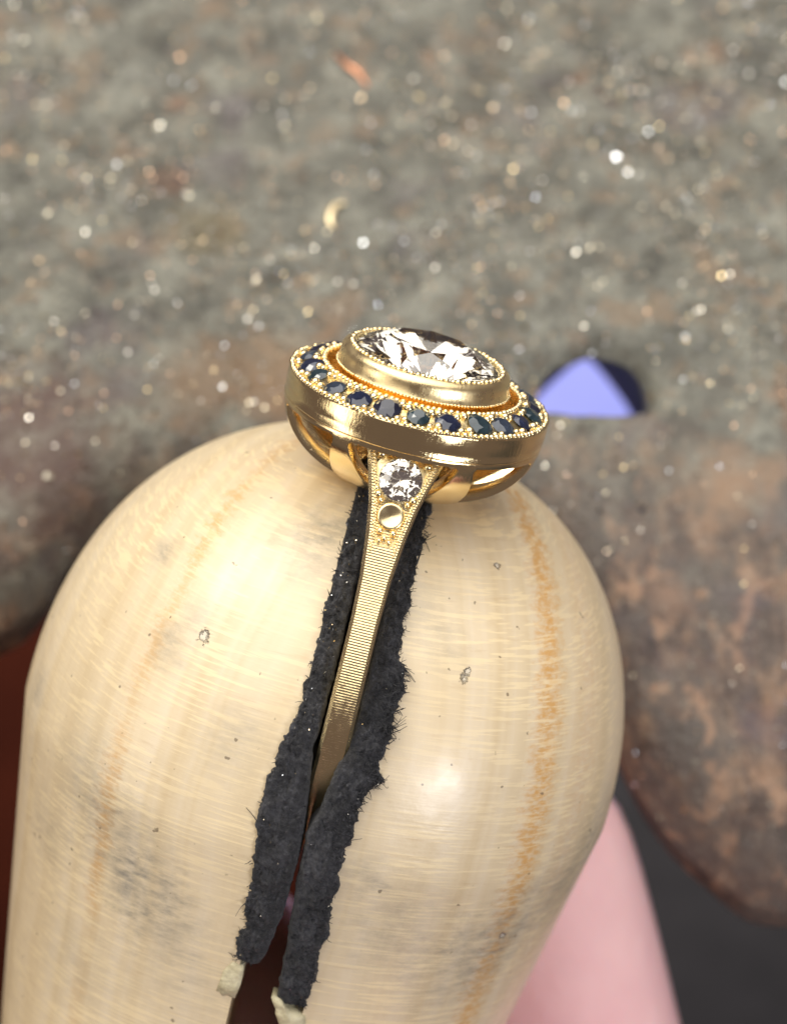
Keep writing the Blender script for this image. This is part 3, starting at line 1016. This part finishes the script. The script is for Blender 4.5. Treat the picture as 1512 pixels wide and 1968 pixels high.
# --- shank: swept along a circle that rises to the halo on both sides
RC, RO = -13.3, 10.0
path = [(5.35, -1.30), (5.75, -2.3), (6.25, -3.5), (7.05, -5.3), (7.9, -7.05)]
for d in np.arange(62, 299, 4.0):
    a = math.radians(d); path.append((RO*math.sin(a), RC + RO*math.cos(a)))
path += [(-f_, n_) for f_, n_ in path[:5][::-1]]
path = catmull([np.array(p) for p in path], 0.22)
path = np.array(path)
pl = np.r_[0, np.cumsum(np.hypot(*np.diff(path, axis=0).T))]
tot = pl[-1]
WID = [(0, 3.7), (1.2, 3.05), (2.6, 2.3), (4.0, 1.85), (6.0, 1.45), (8.0, 1.3), (12, 1.32), (18, 1.45), (30, 1.6)]
def width_at(s):
    s = min(s, tot - s)
    return float(np.interp(s, *np.array(WID).T))
def shank_frame(s):
    p = np.array([np.interp(s, pl, path[:, 0]), np.interp(s, pl, path[:, 1])])
    p2 = np.array([np.interp(s + .3, pl, path[:, 0]), np.interp(s + .3, pl, path[:, 1])])
    p1 = np.array([np.interp(s - .3, pl, path[:, 0]), np.interp(s - .3, pl, path[:, 1])])
    t = (p2 - p1)/max(np.linalg.norm(p2 - p1), 1e-9)
    nrm = np.array([-t[1], t[0]])     # outwards (away from the finger)
    return p, t, nrm
CS = 0.10        # the shank sits a hair to the right in the slot
def s3(s, x, h):
    p, t, nrm = shank_frame(s)
    q = p + nrm*h
    return (CS + x, -q[0], q[1])
ss = np.arange(0, tot + 1e-6, tot/420)
rows, uvs = [], []
for s in ss:
    w = width_at(s)/2
    e = min(s, tot - s)
    th = float(np.interp(e, [0, 3, 7, 12], [0.85, 1.0, 1.25, 1.4]))
    ch = 0.16
    rec = 0.16*max(0.0, min(1.0, (4.6 - e)/0.5)) if e < 4.6 else 0.0   # sunk field for the shoulder stones
    rim = max(0.24, 0.16*w)
    sec = [(-w + ch, 0.0, 0.02), (-w + ch + rim, 0.0, 0.2), (-w + ch + rim + .04, -rec, 0.25), (0, -rec, 0.5), (w - ch - rim - .04, -rec, 0.75), (w - ch - rim, 0.0, 0.8), (w - ch, 0.0, 0.98),
           (w, -ch, -1), (w*0.97, -th*0.6, -1), (w*0.80, -th, -1), (-w*0.80, -th, -1), (-w*0.97, -th*0.6, -1), (-w, -ch, -1)]
    rows.append([s3(s, x, h) for x, h, _ in sec])
    uvs.append([(e, t) for _, _, t in sec])
G = np.array(rows)
nu, nv = G.shape[:2]
vs = G.reshape(-1, 3); UV = np.array(uvs).reshape(-1, 2)
fs = [(i*nv + j, i*nv + (j + 1) % nv, (i + 1)*nv + (j + 1) % nv, (i + 1)*nv + j) for i in range(nu - 1) for j in range(nv)
      if not (j in (2, 3) and 0.55 < min(ss[i], tot - ss[i]) < 2.32)]
fs.append(tuple(range(nv))[::-1]); fs.append(tuple((nu - 1)*nv + j for j in range(nv)))
me = bpy.data.meshes.new('shank')
me.from_pydata([tuple(p*MM) for p in vs], [], fs)
uvl = me.uv_layers.new(name='UVMap')
for lp in me.loops:
    uvl.data[lp.index].uv = UV[lp.vertex_index]
bm = bmesh.new(); bm.from_mesh(me); bmesh.ops.recalc_face_normals(bm, faces=bm.faces)
for e_ in bm.edges:
    if len(e_.link_faces) == 2 and e_.calc_face_angle() > 0.5: e_.smooth = False
for f_ in bm.faces: f_.smooth = True
bm.to_mesh(me); bm.free()
me.materials.append(G_SHANK)
shank = link('shank', me, ring)

# shoulder stones, seats and grains (on both shoulders)
v, f = brilliant(0.98, 0.52, 0.30, 0.8, rm=0.75)
mb = MB(); mb.add(v, f); sd_mesh = mb.mesh('shoulder_diamond', DIAMOND, smooth=False)
bm = bmesh.new(); bm.from_mesh(sd_mesh); bmesh.ops.recalc_face_normals(bm, faces=bm.faces); bm.to_mesh(sd_mesh); bm.free()
mb = MB(); mb.lathe([(0.0, 0.03), (0.45, 0.05), (0.56, 0.09), (0.62, 0.05), (0.64, -0.1), (0.64, -0.3)], 40); seat_mesh = mb.mesh('seat', G_BEAD)
mb = MB(); mb.lathe([(0.94, -0.30), (0.95, -0.06), (1.0, -0.03), (1.08, -0.10), (1.34, -0.13)], 48); collet_mesh = mb.mesh('collet', G_BRIGHT)
for flip in (False, True):
    def spot(s, x, h):
        s_ = tot - s if flip else s
        p, t, nrm = shank_frame(s_)
        q = p + nrm*h
        X = Vector((1, 0, 0)); Z = Vector((0, -nrm[0], nrm[1])); Y = Z.cross(X)
        R_ = Matrix((X, Y, Z)).transposed().to_4x4()
        R_.translation = Vector(((CS + x)*MM, -q[0]*MM, q[1]*MM))
        return R_
    o = link('shoulder_diamond', sd_mesh, shank); o.matrix_local = spot(1.42, 0.05, 0.02) @ Matrix.Rotation(0.2, 4, 'Z')
    o = link('collet', collet_mesh, shank); o.matrix_local = spot(1.42, 0.05, 0.0)
    o = link('seat', seat_mesh, shank); o.matrix_local = spot(3.12, 0.0, -0.10)
    for (s, x, q) in ((0.45, -1.05, 1.0), (0.55, 1.12, 1.0), (2.25, -0.78, 0.95), (2.2, 0.82, 0.95), (2.45, 0.62, 0.7), (2.5, -0.62, 0.7), (2.0, -0.92, .65), (2.0, .98, .65),
                      (3.86, -0.32, 0.8), (3.86, 0.30, 0.8), (4.15, -0.05, 0.65), (4.3, 0.2, 0.6), (4.3, -0.25, 0.6)):
        b = link('bead', bead_mesh, shank)
        b.matrix_local = spot(s, x, -0.02) @ Matrix.Scale(q, 4)
    mbm = MB()
    for sd in (-1, 1):
        for s in np.arange(0.2, 4.9, 0.17):
            s_ = tot - s if flip else s
            w = width_at(s_)/2
            mbm.ball(s3(s_, sd*(w - 0.30), 0.0), 0.075, 6, 4)
    tag(mbm.build('milgrain', G_BEAD, shank), kind='stuff')

# ------------------------------------------------------------------ metal filings
def filings(name, pts, nrms, size, cols, label, seed, tilt=0.6, rough=0.22, parent=None):
    R = random.Random(seed)
    mb = MB()
    for P, N in zip(pts, nrms):
        N = (Vector(N) + Vector((R.gauss(0, tilt), R.gauss(0, tilt), R.gauss(0, tilt)*.5))).normalized()
        a = N.orthogonal().normalized(); b = N.cross(a)
        s = R.uniform(*size)*(1.6 if R.random() < .06 else 1.0)
        k = R.choice((3, 4, 5))
        ph = R.uniform(0, 6.28)
        el = R.uniform(0.35, 1.0)
        P = Vector(P)
        base = [P + a*(s*math.cos(ph + 6.283*i/k)*R.uniform(.7, 1.1)) + b*(el*s*math.sin(ph + 6.283*i/k)*R.uniform(.7, 1.1)) for i in range(k)]
        topv = [q + N*(s*0.35) for q in base]
        fs = [tuple(range(k, 2*k))] + [(i, (i + 1) % k, k + (i + 1) % k, k + i) for i in range(k)]
        mb.add([tuple(q) for q in base + topv], fs, R.choice(cols))
    m = NT(name + ' metal')
    at = m.new('Attribute'); at.attribute_name = 'Col'
    mat = m.finish(color=at.outputs['Color'], rough=rough, Metallic=1.0)
    o = mb.build(name, mat, parent, smooth=False)
    return tag(o, label, 'filings', kind='stuff')
DULL = [rgb(0.42, 0.38, 0.30), rgb(0.34, 0.24, 0.17), rgb(0.30, 0.30, 0.31), rgb(0.55, 0.42, 0.28)]
PALE = [rgb(0.90, 0.82, 0.62), rgb(0.92, 0.88, 0.80), rgb(0.85, 0.70, 0.42), rgb(0.75, 0.78, 0.82), rgb(0.80, 0.55, 0.38)]
# on the pin: everywhere on the flat, fewer on the slope
cand = V2[TR].mean(1)
zc = ztop[TR].mean(1)
a3 = np.c_[V2, ztop]
nn = np.cross(a3[TR[:, 1]] - a3[TR[:, 0]], a3[TR[:, 2]] - a3[TR[:, 0]])
nn /= np.linalg.norm(nn, axis=1)[:, None]; nn *= np.sign(nn[:, 2:3])
pts, nrms = [], []
for _ in range(80000):
    i = rng.integers(len(TR))
    dens = 0.9 if cand[i][1] > Y1 else 0.30
    dens *= 0.35 + 1.2*max(0, mnoise.noise(Vector((cand[i][0]*0.12, cand[i][1]*0.12, 4.4))) + .25)
    if rng.random() > dens: continue
    w = rng.dirichlet((1, 1, 1))
    p = (a3[TR[i]]*w[:, None]).sum(0)
    pts.append(p + nn[i]*0.01); nrms.append(nn[i])
filings('metal_filings', pts, nrms, (0.05, 0.15), PALE + DULL*3, 'bright metal filings scattered over the worn grey bench pin', 3)
# larger offcuts on the pin
def offcut(name, pts_px, r, col, label, cat):
    m = NT(name + ' metal')
    mat = m.finish(color=col, rough=0.32, Metallic=1.0)
    P = []
    for q in pts_px:
        w = on_pin(*q)
        k = int(np.argmin(((V2 - w[:2])**2).sum(1)))
        P.append((w[0], w[1], ztop[k] + r*0.8))
    mb = MB()
    pts = catmull([np.array(p) for p in P], 0.12)
    n = len(pts)
    rows = []        # a flattened sliver, pointed at both ends
    for i, p in enumerate(pts):
        t = pts[min(i + 1, n - 1)] - pts[max(i - 1, 0)]
        t = t/max(np.linalg.norm(t), 1e-9)
        sd = np.cross(t, (0, 0, 1)); sd /= max(np.linalg.norm(sd), 1e-9)
        w = r*(0.25 + 0.75*math.sin(math.pi*min(max(i/(n - 1), 0.02), 0.98)))
        rows.append([tuple(p + sd*w*math.cos(a) + np.array((0, 0, 1))*w*0.7*math.sin(a)) for a in np.linspace(0, 2*np.pi, 8, endpoint=False)])
    mb.grid(np.array(rows), wrap_v=True)
    mb.f.append(tuple(range(8))); mb.f.append(tuple((n - 1)*8 + k for k in range(8)))
    tag(mb.build(name, mat, recalc=True), label, cat)
offcut('gold_shaving', [(664, 402), (645, 410), (634, 428), (640, 448)], 0.30, rgb(0.92, 0.76, 0.48), 'curled pale gold shaving lying on the grey bench pin', 'shaving')
offcut('copper_sliver', [(643, 104), (668, 130), (690, 150), (706, 176)], 0.26, rgb(0.62, 0.30, 0.18), 'straight copper coloured sliver lying on the grey bench pin', 'sliver')
# on the leather
pts, nrms = [], []
for side, cnt in ((-1, 170), (1, 60)):
    tops, Gp = pad_top[side]
    n_front = sum(1 for t in tops if t[0] < s_top)
    for _ in range(cnt):
        i = int(3 + (n_front - 6)*rng.random()**(0.45 if side < 0 else 0.9))
        j = int(41 - 25*rng.random()**1.6)
        p = Gp[i][j]
        nr = tops[i][3]
        pts.append(loc2world(p + np.array((0, nr[0], nr[1]))*0.03)); nrms.append(-nr[0]*ax_f + nr[1]*ax_n)
filings('gold_filings', pts, nrms, (0.015, 0.055), PALE[:4], 'tiny gold filings caught in the black leather beside the ring', 9)

# ------------------------------------------------------------------ the hand behind the clamp
def skin_material():
    m = NT('skin')
    v = m.coords()
    c = m.ramp(m.noise(v, 0.12, 4), [(0.3, rgb(0.74, 0.42, 0.44)), (0.7, rgb(0.84, 0.54, 0.54))])
    return m.finish(color=c, rough=0.48, normal=m.bump(m.noise(v, 0.8, 4), 0.12), **{'Subsurface Weight': 0.25, 'Subsurface Scale': 0.004, 'Subsurface Radius': (1.0, 0.35, 0.2)})
tip = at_depth(985, 1470, 160.0)
low = at_depth(1062, 1990, 160.0)
dirv = (low - tip)/np.linalg.norm(low - tip)
bx_ = cr; bz_ = np.cross(dirv, bx_); bz_ /= np.linalg.norm(bz_)     # bz_ points along or against the view
if bz_@cb < 0: bz_ = -bz_
def hp(x, down, near):
    """hand frame: x across, down along the index finger from its tip, near towards the camera"""
    return tip + bx_*x + dirv*down + bz_*near
V, Ed, Rd = [], [], []
def chain(pts, start=None):
    prev = start
    for (p, r) in pts:
        V.append(p); Rd.append(r)
        if prev is not None: Ed.append((prev, len(V) - 1))
        prev = len(V) - 1
    return prev
palm = chain([(hp(-18, 118, -6), 20)])
wrist = chain([(hp(-22, 150, -10), 22), (hp(-24, 190, -14), 23)], palm)
k_i = chain([(hp(-4, 88, -2), 12)], palm)
chain([(hp(0.5, 60, 0), 9.2), (hp(0.5, 48, 0), 8.8), (hp(0.6, 27, 0), 8.2), (hp(0.3, 18, 0), 7.7), (hp(0, 6, 0), 7.0), (hp(0, 0, 0), 5.6)], k_i)
k_m = chain([(hp(-22, 84, -6), 12)], palm)
chain([(hp(-22, 58, -5), 9), (hp(-21, 44, -3), 8.5), (hp(-20, 26, -2), 8), (hp(-19, 12, 0), 7.2), (hp(-18.5, 6, 1), 5.6)], k_m)
k_r = chain([(hp(-40, 92, -4), 11.5)], palm)
chain([(hp(-44, 70, 0), 8.8), (hp(-44, 60, 10), 8.2), (hp(-38, 60, 24), 7.6), (hp(-30, 62, 30), 6.8), (hp(-25, 63, 31), 5.2)], k_r)
k_l = chain([(hp(-52, 104, -2), 10)], palm)
chain([(hp(-56, 88, 4), 7.6), (hp(-55, 82, 14), 7), (hp(-48, 82, 24), 6.4), (hp(-40, 84, 28), 5.4), (hp(-36, 85, 28), 4.4)], k_l)
k_t = chain([(hp(8, 112, 8), 14)], palm)
chain([(hp(18, 96, 20), 11.5), (hp(18, 84, 30), 10), (hp(12, 70, 36), 9.2), (hp(4, 60, 37), 8), (hp(0, 55, 37), 6)], k_t)
me = bpy.data.meshes.new('person')
me.from_pydata([tuple(p*MM) for p in V], Ed, [])
hand = link('person', me)
sk = hand.modifiers.new('skin', 'SKIN')
for i, r in enumerate(Rd):
    me.skin_vertices[0].data[i].radius = (r*MM, r*MM)
me.skin_vertices[0].data[0].use_root = True
sub = hand.modifiers.new('sub', 'SUBSURF'); sub.levels = sub.render_levels = 2
bpy.context.view_layer.update()
dg = bpy.context.evaluated_depsgraph_get()
hm = bpy.data.meshes.new_from_object(hand.evaluated_get(dg))
hand.modifiers.clear()
hand.data = hm
hm.materials.clear(); hm.materials.append(skin_material())
hm.polygons.foreach_set('use_smooth', [True]*len(hm.polygons))
tag(hand, 'bare hand with an outstretched finger resting behind the wooden ring clamp', 'hand')
